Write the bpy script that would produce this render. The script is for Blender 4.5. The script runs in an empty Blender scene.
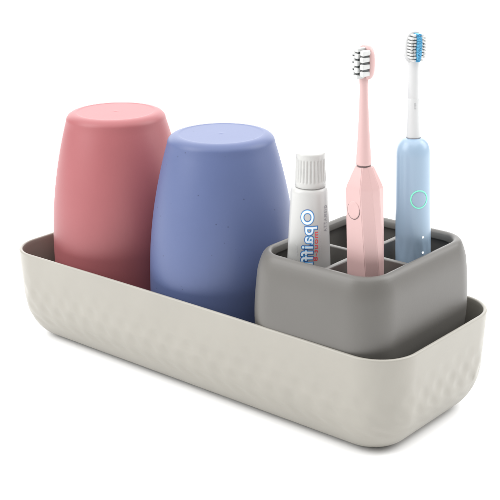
import bpy, bmesh, math, random
from math import sin, cos, pi, sqrt
from mathutils import Vector, Matrix
random.seed(7)
S = 0.0084                       # model units (about 0.84 cm) -> metres
C = bpy.context.scene.collection
SC = bpy.context.scene

# ------------------------------------------------------------------ materials
def mat(name, col, rough=0.45, spec=0.5, bump=0.0, bump_scale=900, var=0.0, sss=0.0, coat=0.0, emit=None, estr=0):
    m = bpy.data.materials.new(name); m.use_nodes = True
    nt = m.node_tree; b = nt.nodes['Principled BSDF']
    b.inputs['Base Color'].default_value = (*col, 1)
    b.inputs['Roughness'].default_value = rough
    b.inputs['Specular IOR Level'].default_value = spec
    tc = nt.nodes.new('ShaderNodeTexCoord')
    if sss:
        b.inputs['Subsurface Weight'].default_value = sss
        b.inputs['Subsurface Radius'].default_value = (0.005, 0.004, 0.0035)
        b.inputs['Subsurface Scale'].default_value = 0.6
    if coat:
        b.inputs['Coat Weight'].default_value = coat
        b.inputs['Coat Roughness'].default_value = 0.15
    if bump:
        n = nt.nodes.new('ShaderNodeTexNoise'); n.inputs['Scale'].default_value = bump_scale
        n.inputs['Detail'].default_value = 3
        nt.links.new(tc.outputs['Object'], n.inputs['Vector'])
        bp = nt.nodes.new('ShaderNodeBump'); bp.inputs['Strength'].default_value = bump
        bp.inputs['Distance'].default_value = 0.0003
        nt.links.new(n.outputs['Fac'], bp.inputs['Height']); nt.links.new(bp.outputs['Normal'], b.inputs['Normal'])
    if var:
        n2 = nt.nodes.new('ShaderNodeTexNoise'); n2.inputs['Scale'].default_value = 45
        n2.inputs['Detail'].default_value = 6
        nt.links.new(tc.outputs['Object'], n2.inputs['Vector'])
        r = nt.nodes.new('ShaderNodeValToRGB')
        r.color_ramp.elements[0].position = 0.3; r.color_ramp.elements[1].position = 0.7
        r.color_ramp.elements[0].color = (*[c * (1 - var) for c in col], 1)
        r.color_ramp.elements[1].color = (*[min(1, c * (1 + var)) for c in col], 1)
        nt.links.new(n2.outputs['Fac'], r.inputs['Fac']); nt.links.new(r.outputs['Color'], b.inputs['Base Color'])
    if emit:
        b.inputs['Emission Color'].default_value = (*emit, 1); b.inputs['Emission Strength'].default_value = estr
    return m

def add_specks(m, speck, scale=200, amount=0.4):
    """sparse dark straw flecks in a moulded plastic"""
    nt = m.node_tree; b = nt.nodes['Principled BSDF']
    tc = nt.nodes.new('ShaderNodeTexCoord')
    v = nt.nodes.new('ShaderNodeTexVoronoi'); v.inputs['Scale'].default_value = scale
    nt.links.new(tc.outputs['Object'], v.inputs['Vector'])
    near = nt.nodes.new('ShaderNodeMath'); near.operation = 'LESS_THAN'; near.inputs[1].default_value = 0.075
    nt.links.new(v.outputs['Distance'], near.inputs[0])
    sep = nt.nodes.new('ShaderNodeSeparateColor'); nt.links.new(v.outputs['Color'], sep.inputs['Color'])
    pick = nt.nodes.new('ShaderNodeMath'); pick.operation = 'LESS_THAN'; pick.inputs[1].default_value = amount
    nt.links.new(sep.outputs['Red'], pick.inputs[0])
    mul = nt.nodes.new('ShaderNodeMath'); mul.operation = 'MULTIPLY'
    nt.links.new(near.outputs[0], mul.inputs[0]); nt.links.new(pick.outputs[0], mul.inputs[1])
    half = nt.nodes.new('ShaderNodeMath'); half.operation = 'MULTIPLY'; half.inputs[1].default_value = 0.6
    nt.links.new(mul.outputs[0], half.inputs[0])
    mix = nt.nodes.new('ShaderNodeMix'); mix.data_type = 'RGBA'
    old = b.inputs['Base Color'].links[0].from_socket
    nt.links.new(half.outputs[0], mix.inputs['Factor']); nt.links.new(old, mix.inputs['A'])
    mix.inputs['B'].default_value = (*speck, 1)
    nt.links.new(mix.outputs['Result'], b.inputs['Base Color'])

M = {}
M['ground'] = mat('white_tabletop', (0.92, 0.92, 0.92), 0.6, 0.1)
M['tray'] = mat('greige_plastic', (0.292, 0.278, 0.245), 0.38, 0.45, bump=0.08, var=0.025)
M['holder'] = mat('warm_grey_plastic', (0.1037, 0.0987, 0.0906), 0.42, 0.45, bump=0.08, var=0.02)
M['pink'] = mat('rose_plastic', (0.2837, 0.0837, 0.0902), 0.45, 0.4, bump=0.08, var=0.02)
M['blue'] = mat('periwinkle_plastic', (0.076, 0.1016, 0.2109), 0.45, 0.4, bump=0.08, var=0.02)
add_specks(M['blue'], (0.022, 0.028, 0.065))
M['tube'] = mat('tube_laminate', (0.4368, 0.4368, 0.4269), 0.3, 0.5)
M['cap'] = mat('cap_plastic', (0.4235, 0.4235, 0.4103), 0.35, 0.5)
M['ink_navy'] = mat('navy_ink', (0.03, 0.09, 0.30), 0.4)
M['ink_sky'] = mat('sky_ink', (0.16, 0.48, 0.85), 0.4)
M['ink_white'] = mat('white_ink', (0.80, 0.86, 0.92), 0.4)
M['ink_red'] = mat('red_ink', (0.72, 0.07, 0.09), 0.4)
M['ink_grey'] = mat('grey_ink', (0.27, 0.27, 0.28), 0.4)
M['ink_pale'] = mat('pale_grey_ink', (0.55, 0.55, 0.56), 0.4)
M['brush_pink'] = mat('blush_plastic', (0.49, 0.322, 0.312), 0.36, 0.5, bump=0.03)
M['seam'] = mat('dark_seam', (0.10, 0.07, 0.07), 0.5)
M['brush_blue'] = mat('ice_blue_plastic', (0.2565, 0.3501, 0.4519), 0.3, 0.5, bump=0.03)
M['white'] = mat('white_plastic', (0.4871, 0.4947, 0.4947), 0.33, 0.5)
M['bristle'] = mat('white_bristle', (0.5023, 0.5099, 0.5023), 0.5)
M['bristle_blue'] = mat('blue_bristle', (0.0885, 0.3717, 0.6018), 0.45)
M['core_dark'] = mat('charcoal_core', (0.045, 0.05, 0.05), 0.5)
M['led_green'] = mat('green_light_ring', (0.15, 0.62, 0.42), 0.4, emit=(0.20, 0.85, 0.50), estr=0.22)
M['led_white'] = mat('white_light_dot', (0.9, 0.9, 0.9), 0.4, emit=(1, 1, 1), estr=1.2)

# ------------------------------------------------------------------ helpers
def link(name, bm, m, parent=None, smooth=True, angle=None, M2=None):
    me = bpy.data.meshes.new(name)
    bmesh.ops.recalc_face_normals(bm, faces=bm.faces)
    for v in bm.verts: v.co *= S
    for f in bm.faces: f.smooth = smooth
    if angle is not None:
        for e in bm.edges:
            if len(e.link_faces) == 2 and e.calc_face_angle(0) > math.radians(angle): e.smooth = False
    bm.to_mesh(me); bm.free()
    me.materials.append(m)
    if M2: me.materials.append(M2)
    o = bpy.data.objects.new(name, me); C.objects.link(o)
    if parent: o.parent = parent
    return o

def tag(o, label=None, cat=None, group=None, kind=None):
    for k, v in (('label', label), ('category', cat), ('group', group), ('kind', kind)):
        if v: o[k] = v
    return o

def empty(name, loc, rot=(0, 0, 0)):
    o = bpy.data.objects.new(name, None); C.objects.link(o)
    o.location = Vector(loc) * S; o.rotation_euler = rot; o.empty_display_size = 0.01
    return o

def loft(bm, rings, cap0=True, cap1=True):
    vs = [[bm.verts.new(p) for p in r] for r in rings]
    n = len(vs[0])
    for a, b in zip(vs[:-1], vs[1:]):
        for i in range(n):
            j = (i + 1) % n
            bm.faces.new((a[i], a[j], b[j], b[i]))
    for flag, r in ((cap0, vs[0]), (cap1, vs[-1])):
        if flag:
            c = bm.verts.new(sum((v.co for v in r), Vector()) / n)
            for i in range(n): bm.faces.new((r[i], r[(i + 1) % n], c))
    return vs

def rrect(L, W, r, z, nc=22, nl=60, ns=26, bow=0.0, xo=0, yo=0, p=2.0):
    """rounded rectangle ring (constant vertex count), long sides bowed in by `bow`"""
    r = max(0.02, min(r, L / 2 - .01, W / 2 - .01))
    hx, hy = L / 2 - r, W / 2 - r
    pts = []
    cs = ((hx, hy, 0), (-hx, hy, 90), (-hx, -hy, 180), (hx, -hy, 270))
    for k, (cx, cy, a) in enumerate(cs):
        arc = []
        for i in range(nc + 1):
            t = math.radians(a + 90 * i / nc)
            ct, st = cos(t), sin(t)
            q = (abs(ct) ** p + abs(st) ** p) ** (-1 / p)
            arc.append((cx + r * ct * q, cy + r * st * q))
        pts += arc
        nx = cs[(k + 1) % 4]; t = math.radians(nx[2])
        e = (nx[0] + r * cos(t), nx[1] + r * sin(t)); s = arc[-1]
        m = nl if k in (0, 2) else ns
        for i in range(1, m):
            f = i / m; pts.append((s[0] + (e[0] - s[0]) * f, s[1] + (e[1] - s[1]) * f))
    out = []
    for x, y in pts:
        k = 1 - bow * 2 / W * max(0, 1 - (2 * x / L) ** 2)
        out.append(Vector((x + xo, y * k + yo, z)))
    return out

def circ(r, z, n=64, x=0, y=0):
    return [Vector((x + r * cos(2 * pi * i / n), y + r * sin(2 * pi * i / n), z)) for i in range(n)]

# ------------------------------------------------------------------ ground
bm = bmesh.new()
N = 24
# an endless white sheet
vs = [[bm.verts.new((-1500 + 3000 * i / N, -1500 + 3000 * j / N, 0)) for j in range(N + 1)] for i in range(N + 1)]
for i in range(N):
    for j in range(N): bm.faces.new((vs[i][j], vs[i + 1][j], vs[i + 1][j + 1], vs[i][j + 1]))
tag(link('ground', bm, M['ground']), kind='structure')

# ------------------------------------------------------------------ tray
L, W, H, RC, BOW, TAP, FIL, FIV = 32.5, 12.194, 6.464, 2.6, 0.2, 0.12, 2.05, 3.2
FLOOR = 0.26
def smooth(a, b, x):
    t = max(0, min(1, (x - a) / (b - a))); return t * t * (3 - 2 * t)
def tray_ring(ins, z, rad, bow):
    return rrect(L - 2 * ins, W - 2 * ins, rad, z, nc=40, nl=240, ns=84, bow=bow, xo=-.2)
def dimple(ring, z):
    """shallow hammered dents in staggered rows on the lower wall"""
    n = len(ring); acc = 0; out = []
    px, pz, z00 = 1.45, .92, 1.75
    amp = 0.068 * smooth(.8, 1.7, z) if .5 < z < 5.2 else 0
    for i in range(n):
        a, b = ring[i - 1], ring[(i + 1) % n]
        t = (b - a); nn = Vector((t.y, -t.x, 0)).normalized()
        acc += (ring[i] - a).length if i else 0
        d = 0
        if amp > 0:
            for rw, fade in ((0, .9), (1, 1), (2, .7), (3, .3)):
                cu = acc / px - 0.5 * (rw % 2); cu -= round(cu)
                cv = (z - z00 - rw * pz) / pz
                q = (cu / .42) ** 2 + (cv / .62) ** 2
                if q < 1: d += fade * (1 - q) ** 2
        out.append(ring[i] - nn * d * amp)
    return out
bm = bmesh.new(); rings = []
for f in (0.3, 0.7): rings.append(tray_ring(TAP + FIL + (W / 2 - TAP - FIL) * (1 - f) * .9, 0.05, 1.0, 0))
nf = 30
for i in range(nf + 1):
    a = pi / 2 * (1 - i / nf)
    ins = TAP + FIL * (1 - cos(a)); z = FIV * (1 - sin(a))
    rings.append(dimple(tray_ring(ins, z, max(RC - ins * .5, .5), 0), z))
nw = 60
for i in range(1, nw + 1):
    k = 1 - i / nw; z = FIV + (H - .1 - FIV) * (1 - k)
    rings.append(dimple(tray_ring(TAP * k, z, RC - TAP * k * .5, BOW * (1 - k)), z))
T = 0.24
for a in (30, 60, 90, 120, 150, 180):
    t = math.radians(a)
    rings.append(tray_ring(T / 2 * (1 - cos(t)), H - .1 + .1 * sin(t), RC - T / 2 * (1 - cos(t)), BOW))
for i in range(1, 16):
    k = i / 15; z = H - .1 - (H - .1 - FIV) * k
    rings.append(tray_ring(T + TAP * k, z, RC - T - TAP * k * .4, BOW * (1 - k)))
for i in range(1, 9):
    a = pi / 2 * i / 8; ff = FIL - .15; fv = FIV - FLOOR
    rings.append(tray_ring(T + TAP + ff * (1 - cos(a)), FIV - fv * sin(a), max(RC - T - TAP * .4 - ff * .4 * (1 - cos(a)), .5), 0))
rings.append(tray_ring(4.5, FLOOR, .6, 0))
loft(bm, rings)
tag(link('storage_tray', bm, M['tray']), 'long greige plastic tray with rounded corners and dimpled lower walls', 'tray')

# ------------------------------------------------------------------ tumblers
ZT = 15.74
def cup_profile():
    R1, R2 = 4.76, 3.42
    def R(s):
        if s < .32: return 4.86
        R0 = 4.515
        return R0 * (1 - s) * (1 - 2 * s) + 4 * R1 * s * (1 - s) + R2 * s * (2 * s - 1)
    def Rm(s):
        return max(R(s), R(max(s, .36))) if s < .36 else R(s)
    z0 = .98; zs = ZT - .55
    out = []
    th = .26
    out.append((Rm(0) - th, z0 + .05)); out.append((Rm(0) - th * .7, z0)); out.append((Rm(0) - th * .3, z0)); out.append((Rm(0), z0 + .08))
    for i in range(1, 33):
        s = i / 32; out.append((Rm(s), z0 + .08 + (zs - z0 - .08) * s))
    RT = Rm(1)
    for a in range(12, 91, 13):
        t = math.radians(a); out.append((RT - .70 * (1 - cos(t)), zs + .55 * sin(t)))
    # shallow stepped foot ring and recessed base
    rt = RT - .70
    out += [(rt - .02, ZT - .001), (rt - .07, ZT - .014), (rt - .12, ZT - .022), (rt - .25, ZT - .024), (rt - 1.2, ZT - .025), (.3, ZT - .025), (.13, ZT - .025), (.10, ZT - .016), (.05, ZT - .012), (.003, ZT - .012)]
    inner = [(.003, ZT - .35), (rt - .4, ZT - .35), (RT - .35, ZT - .65)]
    for i in range(16, 0, -1):
        s = i / 16.; 
        if s < .97: inner.append((Rm(s) - th, z0 + (zs - z0) * s))
    return out + inner
PROF = cup_profile()
def tumbler(x, y, m, label):
    bm = bmesh.new()
    n = 112
    vs = loft(bm, [circ(r, z - .98, n) for r, z in PROF], False, False)
    # close the little centre nub, its underside, and the mouth rim
    for ring in (-1,):
        pass
    for i in range(n):
        j = (i + 1) % n
        bm.faces.new((vs[-1][i], vs[-1][j], vs[0][j], vs[0][i]))
    o = link('tumbler', bm, m)
    o.location = Vector((x, y, .98)) * S
    return tag(o, label, 'tumbler', 'upturned tumblers standing in the tray')
tumbler(-11.115, .32, M['pink'], 'rose pink plastic tumbler turned upside down at the far end of the tray')
tumbler(-1.10, -.145, M['blue'], 'periwinkle blue speckled plastic tumbler turned upside down beside the grey holder')

# ------------------------------------------------------------------ grey divided holder
GX, GY, GL, GW, GZ, GR = 10.01, -.205, 8.21, 9.9, 10.755, 1.75
G0 = FLOOR + .02
holder = empty('toothbrush_holder', (GX, GY, G0))
tag(holder, 'square warm grey plastic toothbrush holder divided into four compartments', 'toothbrush holder')
zr = GZ - G0
def gring(grow, z, rad):
    grow += .13
    return rrect(GL + 2 * grow, GW + 2 * grow, rad, z, nc=26, nl=24, ns=24, p=2.15)
bm = bmesh.new()
prof = [(-1.5, 0.0, 1.2), (-.9, .02, 1.5), (-.55, .14, 1.7), (-.3, .5, 1.9), (-.1, .9, 2.0)]
for i in range(0, 16):                                     # swelling side
    k = i / 15; z = 1.3 + (zr - 1.6 - 1.3) * k
    prof.append((.06 + .38 * k + .24 * sin(pi * k ** 1.2), z, 2.05 + .1 * k))
pts = [(.40, -1.25), (.34, -.95), (.26, -.66), (.17, -.40), (.08, -.2), (-.02, -.07), (-.12, -.015), (-.2, 0), (-.3, -.02), (-.37, -.07), (-.42, -.15)]
prof += [(g, zr + z, 2.1 + .9 * (g - .4)) for g, z in pts]
prof += [(-.45, zr - .44, 1.47), (-.45, zr - .50, 1.47), (-.42, zr - .54, 1.5), (-.16, zr - .58, 1.75), (-.13, zr - .7, 1.8), (-.18, zr - 3, 1.7), (-.5, 1.2, 1.4), (-.72, .75, 1.3), (-1.0, .6, 1.0), (-2.2, .58, .6)]  # undercut added below the lip, shaped so the inner wall falls dark
loft(bm, [gring(*p) for p in prof])
link('holder_body', bm, M['holder'], holder)
def divider(x0, x1, y0, y1, z0, z1):
    bm = bmesh.new()
    along_x = (x1 - x0) > (y1 - y0)
    t = (y1 - y0 if along_x else x1 - x0) / 2
    rb = t * .45
    sec = [(-t, z0), (-t, z1 - rb)] + [((-t + rb) - rb * cos(math.radians(a)), z1 - rb + rb * sin(math.radians(a))) for a in (30, 60, 90)] + [((t - rb) + rb * cos(math.radians(a)), z1 - rb + rb * sin(math.radians(a))) for a in (90, 60, 30)] + [(t, z1 - rb), (t, z0)]
    a, b = (x0, x1) if along_x else (y0, y1)
    mid = (y0 + y1) / 2 if along_x else (x0 + x1) / 2
    rings = []
    for q in (a, b):
        rings.append([Vector((q, mid + s, z)) if along_x else Vector((mid + s, q, z)) for s, z in sec])
    loft(bm, rings)
    return link('divider', bm, M['holder'], holder, angle=40)
dz = zr - .30
divider(.21, .57, -GW / 2 - .05, GW / 2 + .05, .59, dz)
divider(-GL / 2 - .05, .208, -.89, -.53, .59, dz)
divider(.572, GL / 2 + .05, -.89, -.53, .59, dz)
HF = G0 + .60                                           # compartment floor

# ------------------------------------------------------------------ toothpaste tube
AZ = 0.715
hr = Vector((cos(AZ), sin(AZ), 0)); hd = Vector((sin(AZ), -cos(AZ), 0))
def ptube():
    base = Vector((9.86 - 2.0, GY - 2.5, HF)); zb = HF - .25
    t = empty('toothpaste_tube', base, (0, 0, AZ))
    tag(t, 'white toothpaste tube with ribbed cap and blue outlined lettering standing cap up', 'toothpaste tube')
    XO = .02
    def ab(z):                                           # half width, half depth at height z (world units)
        k = (z - zb) / (13.9 - zb)
        a = 1.50 + (1.075 - 1.50) * k
        if z < 9.7: a = 1.27 + (1.52 - 1.27) * (9.7 - z) / (9.7 - zb)
        elif z < 13.7: a = 1.27 + (1.085 - 1.27) * (z - 9.7) / 4.0
        else: a = 1.085
        b = .10 + (1.0 - .10) * min(1, max(0, k)) ** .7
        return a, b
    def ring(a, b, z, n=72): return [Vector((XO + a * cos(2 * pi * i / n), b * sin(2 * pi * i / n), z - zb)) for i in range(n)]
    bm = bmesh.new(); rings = []
    for i in range(41):
        z = zb + (13.78 - zb) * i / 40; rings.append(ring(*ab(z), z))
    a0, b0 = ab(13.78)
    for f, z in ((.995, 13.9), (.97, 14.02), (.925, 14.12), (.86, 14.18), (.7, 14.2), (.6, 14.24), (.6, 14.5)):
        rings.append(ring(a0 * f, b0 * f, z))
    loft(bm, rings)
    link('tube_body', bm, M['tube'], t)
    # ribbed screw cap
    bm = bmesh.new(); n = 26 * 8; rings = []
    def cr(r, z, rib):
        out = []
        for i in range(n):
            th = 2 * pi * i / n; ph = (i % 8) / 8.
            d = rib * (0.5 - 0.5 * cos(2 * pi * ph)) ** 1.6
            out.append(Vector((XO + .06 + (r - d) * cos(th), (r - d) * sin(th), z - zb)))
        return out
    for r, z, rib in ((.5, 14.215, 0), (.87, 14.215, 0), (.905, 14.25, 0), (.905, 14.46, 0), (.898, 14.52, .0), (.895, 14.60, .055), (.865, 15.2, .06), (.845, 15.78, .06), (.842, 15.84, .02), (.845, 15.88, 0),
                      (.835, 16.10, 0), (.82, 16.17, 0), (.77, 16.21, 0), (.5, 16.22, 0)):
        rings.append(cr(r, z, rib))
    loft(bm, rings)
    link('cap', bm, M['cap'], t, angle=50)
    # printing wrapped on the front of the tube
    def lettering(name, txt, m, size, x_base, z_top, stretch=1.0, bold=0.0, eps=.012, space=1.0, parent=t):
        cu = bpy.data.curves.new(name, 'FONT'); cu.body = txt; cu.size = size; cu.offset = bold; cu.space_character = space
        cu.resolution_u = 6
        ob = bpy.data.objects.new(name, cu); C.objects.link(ob)
        dg = bpy.context.evaluated_depsgraph_get()
        me = bpy.data.meshes.new_from_object(ob.evaluated_get(dg))
        C.objects.unlink(ob); bpy.data.objects.remove(ob)
        bm = bmesh.new(); bm.from_mesh(me); bpy.data.meshes.remove(me)
        bmesh.ops.triangulate(bm, faces=bm.faces)
        bmesh.ops.subdivide_edges(bm, edges=[e for e in bm.edges if e.calc_length() > size * .25], cuts=2)
        for v in bm.verts:
            u, w = v.co.x * stretch, v.co.y
            z = z_top - u; x = x_base - w                 # the print runs down the tube
            a, b = ab(z)
            q = max(-.985, min(.985, x / a))
            y = -b * sqrt(1 - q * q)
            nrm = Vector((q / a, y / b / b, 0)).normalized()
            v.co = Vector((XO + x, y, z - zb)) + nrm * eps
        bmesh.ops.remove_doubles(bm, verts=bm.verts, dist=1e-5)
        o = link(name, bm, m, parent, smooth=False)
        return o
    name = 'Opaiffir'
    l0 = lettering('logo_lettering', name, M['ink_navy'], 0.94, .17, 13.05, 1.2, .066, .010, 1.12)
    lettering('letter_band', name, M['ink_sky'], 0.94, .17, 13.05, 1.2, .036, .016, 1.12, l0)  # lighter blue ink band inside the navy outline
    lettering('letter_fill', name, M['ink_white'], 0.94, .17, 13.05, 1.2, .006, .022, 1.12, l0)
    lettering('red_lettering', 'mout-8', M['ink_red'], .38, .47, 11.72, 1.5, .004, .012, 1.1)
    lettering('small_print', 'GISMATTA', M['ink_grey'], .24, .98, 13.2, 1.1, .006, .012, 1.35)
    lettering('fine_print', 'clean fresh cool mint paste', M['ink_pale'], .13, .66, 11.8, 1.1, 0, .012, 1.1)
    lettering('fine_print', 'fluoride gel', M['ink_pale'], .13, -.70, 10.9, 1.1, 0, .012, 1.1)
ptube()

# ------------------------------------------------------------------ brush-head helpers
def tuft(bm, x, z, y0, y1, w, h, n=4, splay=.04):
    """a tuft of filaments standing along -y, w by h in section"""
    for i in range(n):
        for j in range(n):
            u = (i + .5) / n - .5; v = (j + .5) / n - .5
            cx, cz = x + u * w, z + v * h
            dx, dzz = u * splay + random.uniform(-.006, .006), v * splay + random.uniform(-.012, .012)
            yy = y1 + random.uniform(-.015, .015)
            r0 = w / n * .495; r1 = h / n * .495
            b = [bm.verts.new((cx + a * r0, y0, cz + c * r1)) for a, c in ((-1, -1), (1, -1), (1, 1), (-1, 1))]
            tp = [bm.verts.new((cx + dx + a * r0 * .9, yy, cz + dzz + c * r1 * .9)) for a, c in ((-1, -1), (1, -1), (1, 1), (-1, 1))]
            bm.faces.new(tp)
            for k in range(4): bm.faces.new((b[k], b[(k + 1) % 4], tp[(k + 1) % 4], tp[k]))

def bundle(bm, x, z, y0, y1, w, h, n=20, dome=.05):
    """one dense tuft: a rounded-square bundle with a softly domed, slightly uneven cut end"""
    def ring(s, y):
        out = []
        for i in range(n):
            a = 2 * pi * i / n; c, d = cos(a), sin(a)
            q = (abs(c) ** 4 + abs(d) ** 4) ** (-.25)
            fl = 1 - .05 * (i % 2)
            out.append(Vector((x + w / 2 * c * q * s * fl, y + random.uniform(-.012, .012), z + h / 2 * d * q * s * fl)))
        return out
    sg = 1 if y1 > y0 else -1
    loft(bm, [ring(.94, y0), ring(1, y1 - sg * dome * 2), ring(.96, y1 - sg * dome), ring(.78, y1 - sg * dome * .25), ring(.4, y1)])

def head_plate(bm, z0, z1, w, th, yc):
    """rounded oval plate standing upright, facing -y"""
    n = 48; hz = (z1 - z0) / 2; zc = (z0 + z1) / 2
    def oval(s, y):
        out = []
        for i in range(n):
            a = 2 * pi * i / n
            c, s_ = cos(a), sin(a)
            q = (abs(c) ** 2.6 + abs(s_) ** 2.6) ** (-1 / 2.6)
            out.append(Vector(((w / 2 - (1 - s)) * c * q, y, zc + (hz - (1 - s)) * s_ * q)))
        return out
    b = .1
    loft(bm, [oval(1 - b, yc + th / 2), oval(1 - b * .3, yc + th / 2 - b * .3), oval(1, yc + th / 2 - b), oval(1, yc - th / 2 + b), oval(1 - b * .3, yc - th / 2 + b * .3), oval(1 - b, yc - th / 2)])

def rot_z(bm, ang, cx=0, cy=0, verts=None):
    R = Matrix.Rotation(ang, 4, 'Z')
    for v in (verts or bm.verts):
        p = R @ Vector((v.co.x - cx, v.co.y - cy, v.co.z)); v.co = Vector((p.x + cx, p.y + cy, p.z))

def shear(bm, fx):
    for v in bm.verts: v.co.x += fx(v.co.z)

# ------------------------------------------------------------------ pink toothbrush
def pink_brush():
    base = Vector((9.86 + 2.05, GY - 2.55, HF)); zb = HF
    t = empty('electric_toothbrush', base, (0, 0, AZ))
    tag(t, 'blush pink electric toothbrush with faceted handle and white bristles with dark gaps', 'electric toothbrush', 'electric toothbrushes standing in the holder')
    lean = lambda z: .05 - .035 * (z + zb - 9.9)
    A_top = [187, 252, 288, 316, 350, 35, 75, 115, 150]
    A_bot = [187, 267, 314, 341, 362, 40, 78, 117, 150]
    def poly(sc, z, mixf):
        return [Vector((1.05 * sc * cos(math.radians(a + (b - a) * mixf)), .82 * sc * sin(math.radians(a + (b - a) * mixf)), z - zb)) for a, b in zip(A_top, A_bot)]
    bm = bmesh.new()
    rings = [poly(.9, zb, 1), poly(.98, zb + .1, 1)]
    for i in range(1, 13):
        z = zb + .1 + (15.0 - zb - .1) * i / 12; rings.append(poly(.985 if z < 10 else 1, z, max(0, min(1, (15 - z) / 5.2))))
    for f, z in ((.985, 15.12), (.93, 15.3), (.60, 16.05), (.52, 16.24), (.48, 16.30), (.40, 16.31)): rings.append(poly(f, z, 0))
    loft(bm, rings)
    bmesh.ops.triangulate(bm, faces=[f for f in bm.faces if len(f.verts) > 4])
    shear(bm, lean)
    edges = [e for e in bm.edges if len(e.link_faces) == 2 and e.calc_face_angle(0) > math.radians(14)]
    bmesh.ops.bevel(bm, geom=edges, offset=.035, segments=2, affect='EDGES', clamp_overlap=True)
    link('handle', bm, M['brush_pink'], t, angle=9)
    # seam ring under the removable head
    bm = bmesh.new(); loft(bm, [circ(.36, 16.29 - zb), circ(.385, 16.30 - zb), circ(.385, 16.37 - zb), circ(.36, 16.38 - zb)]); shear(bm, lean)
    for v in bm.verts: v.co.x += -.03
    link('seam_ring', bm, M['seam'], t)
    # neck
    bm = bmesh.new()
    rings = []
    for r, z in ((.38, 16.372), (.425, 16.39), (.425, 16.5), (.40, 16.9), (.345, 17.7), (.29, 18.8), (.245, 19.9), (.225, 20.6), (.245, 20.9), (.26, 21.15), (.16, 21.35)): rings.append(circ(r, z - zb, 40))
    loft(bm, rings); shear(bm, lean)
    for v in bm.verts: v.co.x += -.03 + max(0, (v.co.z + zb - 16.4)) * .012
    hn = link('brush_neck', bm, M['brush_pink'], t)
    # head
    hx = lean(21.8 - zb) + .02 + .13; TURN = math.radians(-52)
    def place(bm):
        rot_z(bm, TURN)
        for v in bm.verts: v.co.x += hx + (v.co.z + zb - 21.8) * -.02; 
    bm = bmesh.new(); head_plate(bm, 21.02 - zb, 22.86 - zb, 1.14, .34, 0); place(bm)
    hd_ = link('brush_head', bm, M['brush_pink'], t)
    bm = bmesh.new(); bd = bmesh.new()
    for cx, zs_, ln in ((-.34, (21.42, 21.79, 22.16, 22.51), -.66), (0, (21.24, 21.60, 21.97, 22.34, 22.66), -.76), (.34, (21.42, 21.79, 22.16, 22.51), -.66)):
        for z in zs_:
            hh = .24 if z in (21.24, 22.66) else .30
            bundle(bm, cx + random.uniform(-.015, .015), z - zb, -.16, ln + random.uniform(-.03, .03), .295, hh, dome=.03)
    for cx, z0, z1, ln in ((-.34, 21.36, 22.55, -.50), (0, 21.22, 22.68, -.60), (.34, 21.36, 22.55, -.50)):  # dark core blocks filling the gaps between the white tufts
        bundle(bd, cx, (z0 + z1) / 2 - zb, -.16, ln - .10, .225, z1 - z0, 28, .03)
    for cx in (-.17, .17): bundle(bd, cx, 21.95 - zb, -.16, -.44, .06, 1.1, 28, .03)
    place(bm); place(bd)
    link('white_bristles', bm, M['bristle'], hd_, angle=50); link('dark_core', bd, M['core_dark'], hd_, smooth=False)
    # round power button on the broad left facet
    a0, a1 = math.radians(187), math.radians(256)
    p0 = Vector((1.05 * cos(a0), .82 * sin(a0), 0)); p1 = Vector((1.05 * cos(a1), .82 * sin(a1), 0))
    tang = (p1 - p0).normalized(); nrm = Vector((tang.y, -tang.x, 0))
    if nrm.y > 0: nrm = -nrm
    zc = 13.93 - zb; ctr = (p0 + p1) / 2 + Vector((lean(zc), 0, zc))
    def disc(bm, prof, n=48):
        rings = [[ctr + tang * (r * .78 * cos(2 * pi * i / n)) + Vector((0, 0, 1)) * (r * 1.0 * sin(2 * pi * i / n)) + nrm * d for i in range(n)] for r, d in prof]
        loft(bm, rings)
    bm = bmesh.new(); disc(bm, [(.555, -.08), (.555, .006), (.54, .012), (.50, .012)])
    link('button_groove', bm, M['seam'], t)
    bm = bmesh.new(); disc(bm, [(.515, -.05), (.515, .02), (.495, .042), (.46, .052), (.3, .040), (.15, .034)])
    btn = link('button', bm, M['brush_pink'], t)
pink_brush()

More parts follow.
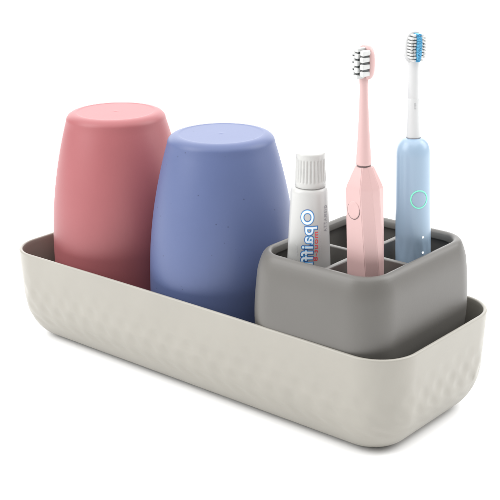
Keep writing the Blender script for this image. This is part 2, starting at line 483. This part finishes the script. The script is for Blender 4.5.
# ------------------------------------------------------------------ blue toothbrush
def blue_brush():
    base = Vector((9.86 + 2.05, GY + 2.3, HF)); zb = HF
    t = empty('electric_toothbrush', base, (0, 0, AZ))
    tag(t, 'ice blue electric toothbrush with round handle, white neck and glowing green ring', 'electric toothbrush', 'electric toothbrushes standing in the holder')
    lean = lambda z: .08 - .036 * (z + zb - 9.9)
    RB = 1.02
    def rad(z): return RB + (.04 * (13 - z) / 4 if z < 13 else 0) - .01 * max(0, z - 13)
    bm = bmesh.new(); n = 96; rings = [circ(.9, 0, n), circ(1.02, .06, n)]
    steps = 90
    for i in range(1, steps + 1):
        z = zb + .1 + (15.9 - zb - .1) * i / steps
        ring = []
        for k in range(n):
            th = 2 * pi * k / n
            amp = .05 * (1 - smooth(10.9, 11.9, z)) * smooth(8.2, 8.6, z)
            tri = lambda x: abs((x % 1) - .5) * 2
            d = amp * (abs(tri(th * 6 / (2 * pi) + z * .32) - tri(th * 6 / (2 * pi) - z * .21)))
            r = rad(z) - d
            ring.append(Vector((r * cos(th), r * sin(th), z - zb)))
        rings.append(ring)
    for a in range(8, 80, 8):
        tt = math.radians(a); rings.append(circ(rad(15.9) - .62 * (1 - cos(tt)), 15.9 + 1.06 * sin(tt) - zb, n))
    rings.append(circ(.36, 16.95 - zb, n))
    loft(bm, rings); shear(bm, lean)
    link('handle', bm, M['brush_blue'], t)
    bm = bmesh.new(); loft(bm, [circ(.40, 16.93 - zb), circ(.43, 16.95 - zb), circ(.43, 16.985 - zb), circ(.40, 16.99 - zb)]); shear(bm, lean)
    link('seam_ring', bm, M['ink_grey'], t)
    NK = ((.38, 16.98), (.43, 17.0), (.425, 17.15), (.395, 17.5), (.365, 18.1), (.345, 18.9), (.342, 19.2), (.334, 19.215), (.334, 19.235), (.34, 19.25), (.325, 20.2), (.32, 20.9), (.34, 21.2), (.3, 21.5), (.15, 21.6))
    bm = bmesh.new(); loft(bm, [circ(r, z - zb, 48) for r, z in NK]); shear(bm, lean)
    nk = link('brush_neck', bm, M['white'], t, angle=40)
    # illegible printed marks running down the neck
    bm = bmesh.new()
    for k in range(8):
        z = 18.98 - .09 * k; h = .05 if k % 3 else .065
        for q in ((-.03, .03) if k % 2 else (-.05, .0)):
            x0 = .05 + q - .012; pts = []
            for x, zz in ((x0, z - h), (x0 + .034, z - h), (x0 + .034, z), (x0, z)):
                r = .352; pts.append(bm.verts.new((x, -sqrt(r * r - x * x), zz - zb)))
            bm.faces.new(pts)
    shear(bm, lean)
    link('neck_print', bm, M['ink_grey'], nk, smooth=False)
    # head
    hx = lean(22.1 - zb) - .02; TURN = math.radians(22)
    def place(bm):
        rot_z(bm, TURN)
        for v in bm.verts: v.co.x += hx
    bm = bmesh.new(); head_plate(bm, 21.2 - zb, 23.0 - zb, 1.18, .36, 0); place(bm)
    hd_ = link('brush_head', bm, M['white'], t)
    bm = bmesh.new(); bb = bmesh.new()
    for k in range(9):
        z = 21.42 + .172 * k - zb
        e = abs(k - 4) / 4
        for cx in ((-.41, -.22, .22, .41) if 0 < k < 8 else (-.27, .27)):
            bundle(bm, cx * (1 - .12 * e ** 3), z, -.17, -.60 + random.uniform(-.04, .04), .185, .135, 12, .03)
        tuft(bb, 0, z, -.17, -.74 + .10 * e ** 3, .25 - .06 * e ** 4, .15, 4, .04)
    place(bm); place(bb)
    link('white_bristles', bm, M['bristle'], hd_, angle=50); link('blue_bristles', bb, M['bristle_blue'], hd_, smooth=False)
    # glowing ring around the power button
    def on(x, z, e):
        r = rad(z) + e; return Vector((x, -sqrt(max(1e-4, r * r - x * x)), z - zb))
    bm = bmesh.new(); n = 64; xc, zc = .20, 13.52; rings = []
    for i in range(n):
        a = 2 * pi * i / n; ring = []
        for k in range(8):
            b = 2 * pi * k / 8; rr = .48 + .034 * cos(b)
            ring.append(on(xc + rr * cos(a), zc + rr * 1.08 * sin(a), .012 + .018 * sin(b)))
        rings.append(ring)
    rings.append(rings[0])
    loft(bm, rings, False, False); bmesh.ops.remove_doubles(bm, verts=bm.verts, dist=1e-5); shear(bm, lean)
    link('light_ring', bm, M['led_green'], t)
    bm = bmesh.new(); rings = []
    for f, e in ((.43, .004), (.40, .016), (.3, .012), (.1, .010)):
        rings.append([on(xc + f * cos(2 * pi * i / n), zc + f * 1.08 * sin(2 * pi * i / n), e) for i in range(n)])
    loft(bm, rings, False, True); shear(bm, lean)
    link('button', bm, M['brush_blue'], t)
    for zz in (11.2, 10.26):
        bm = bmesh.new(); rings = []
        for f, e in ((.06, -.01), (.055, .012), (.03, .02)):
            rings.append([on(.45 + f * cos(2 * pi * i / 20), zz + f * sin(2 * pi * i / 20), e) for i in range(20)])
        loft(bm, rings, False, True); shear(bm, lean)
        link('light_dot', bm, M['led_white'], t)
blue_brush()

# ------------------------------------------------------------------ camera
az, el, d, f, cx, cy, roll = 0.7150, 0.3815, 79.2286, 1196.4771, 238.4183, 309.1623, -0.0161
dirv = Vector((0.6085, -0.7008, 0.3723)).normalized()
dirv = Vector((sin(az) * cos(el), -cos(az) * cos(el), sin(el)))
F = -dirv; R = F.cross(Vector((0, 0, 1))).normalized(); U = R.cross(F)
R, U = R * cos(roll) + U * sin(roll), U * cos(roll) - R * sin(roll)
cam = bpy.data.cameras.new('camera'); co = bpy.data.objects.new('camera', cam); C.objects.link(co)
loc = (dirv * d + Vector((0, 0, 4))) * S
co.matrix_world = Matrix(((R.x, U.x, -F.x, loc.x), (R.y, U.y, -F.y, loc.y), (R.z, U.z, -F.z, loc.z), (0, 0, 0, 1)))
cam.sensor_width = 36; cam.lens = f / 500 * 36
cam.shift_x = (250 - cx) / 500; cam.shift_y = (cy - 250) / 500
cam.clip_start = 0.02; cam.clip_end = 200
SC.camera = co

# ------------------------------------------------------------------ light
w = bpy.data.worlds.new('World'); SC.world = w; w.use_nodes = True
bg = w.node_tree.nodes['Background']; bg.inputs['Color'].default_value = (1, 1, 1, 1); bg.inputs['Strength'].default_value = 0.36
def area(name, loc, target, size, power, col=(1, 1, 1), sy=None):
    l = bpy.data.lights.new(name, 'AREA'); l.size = size; l.energy = power; l.color = col
    if sy: l.shape = 'RECTANGLE'; l.size_y = sy
    o = bpy.data.objects.new(name, l); C.objects.link(o)
    o.location = loc
    o.rotation_euler = (Vector(target) - Vector(loc)).to_track_quat('-Z', 'Y').to_euler()
    return o
def rel(r, b, z): v = hr * r + hd * b; return (v.x, v.y, z)       # right, towards the camera, up
area('overhead_softbox', rel(0, -.8, 3.2), rel(0, -.8, 0), 6.5, 240)
area('back_softbox', rel(0, -3.2, 1.1), (0, 0, .15), 5.0, 64, sy=2.2)
area('left_softbox', rel(-1.05, .3, .8), (0, 0, .08), .9, 10.3)
area('right_softbox', rel(1.05, -.1, .75), (.04, 0, .08), .8, 7.3)
SC.view_settings.view_transform = 'Standard'; SC.view_settings.look = 'None'
SC.view_settings.exposure = 0.4; SC.view_settings.gamma = 1
SC.render.engine = 'CYCLES'
SC.cycles.max_bounces = 8; SC.cycles.diffuse_bounces = 6
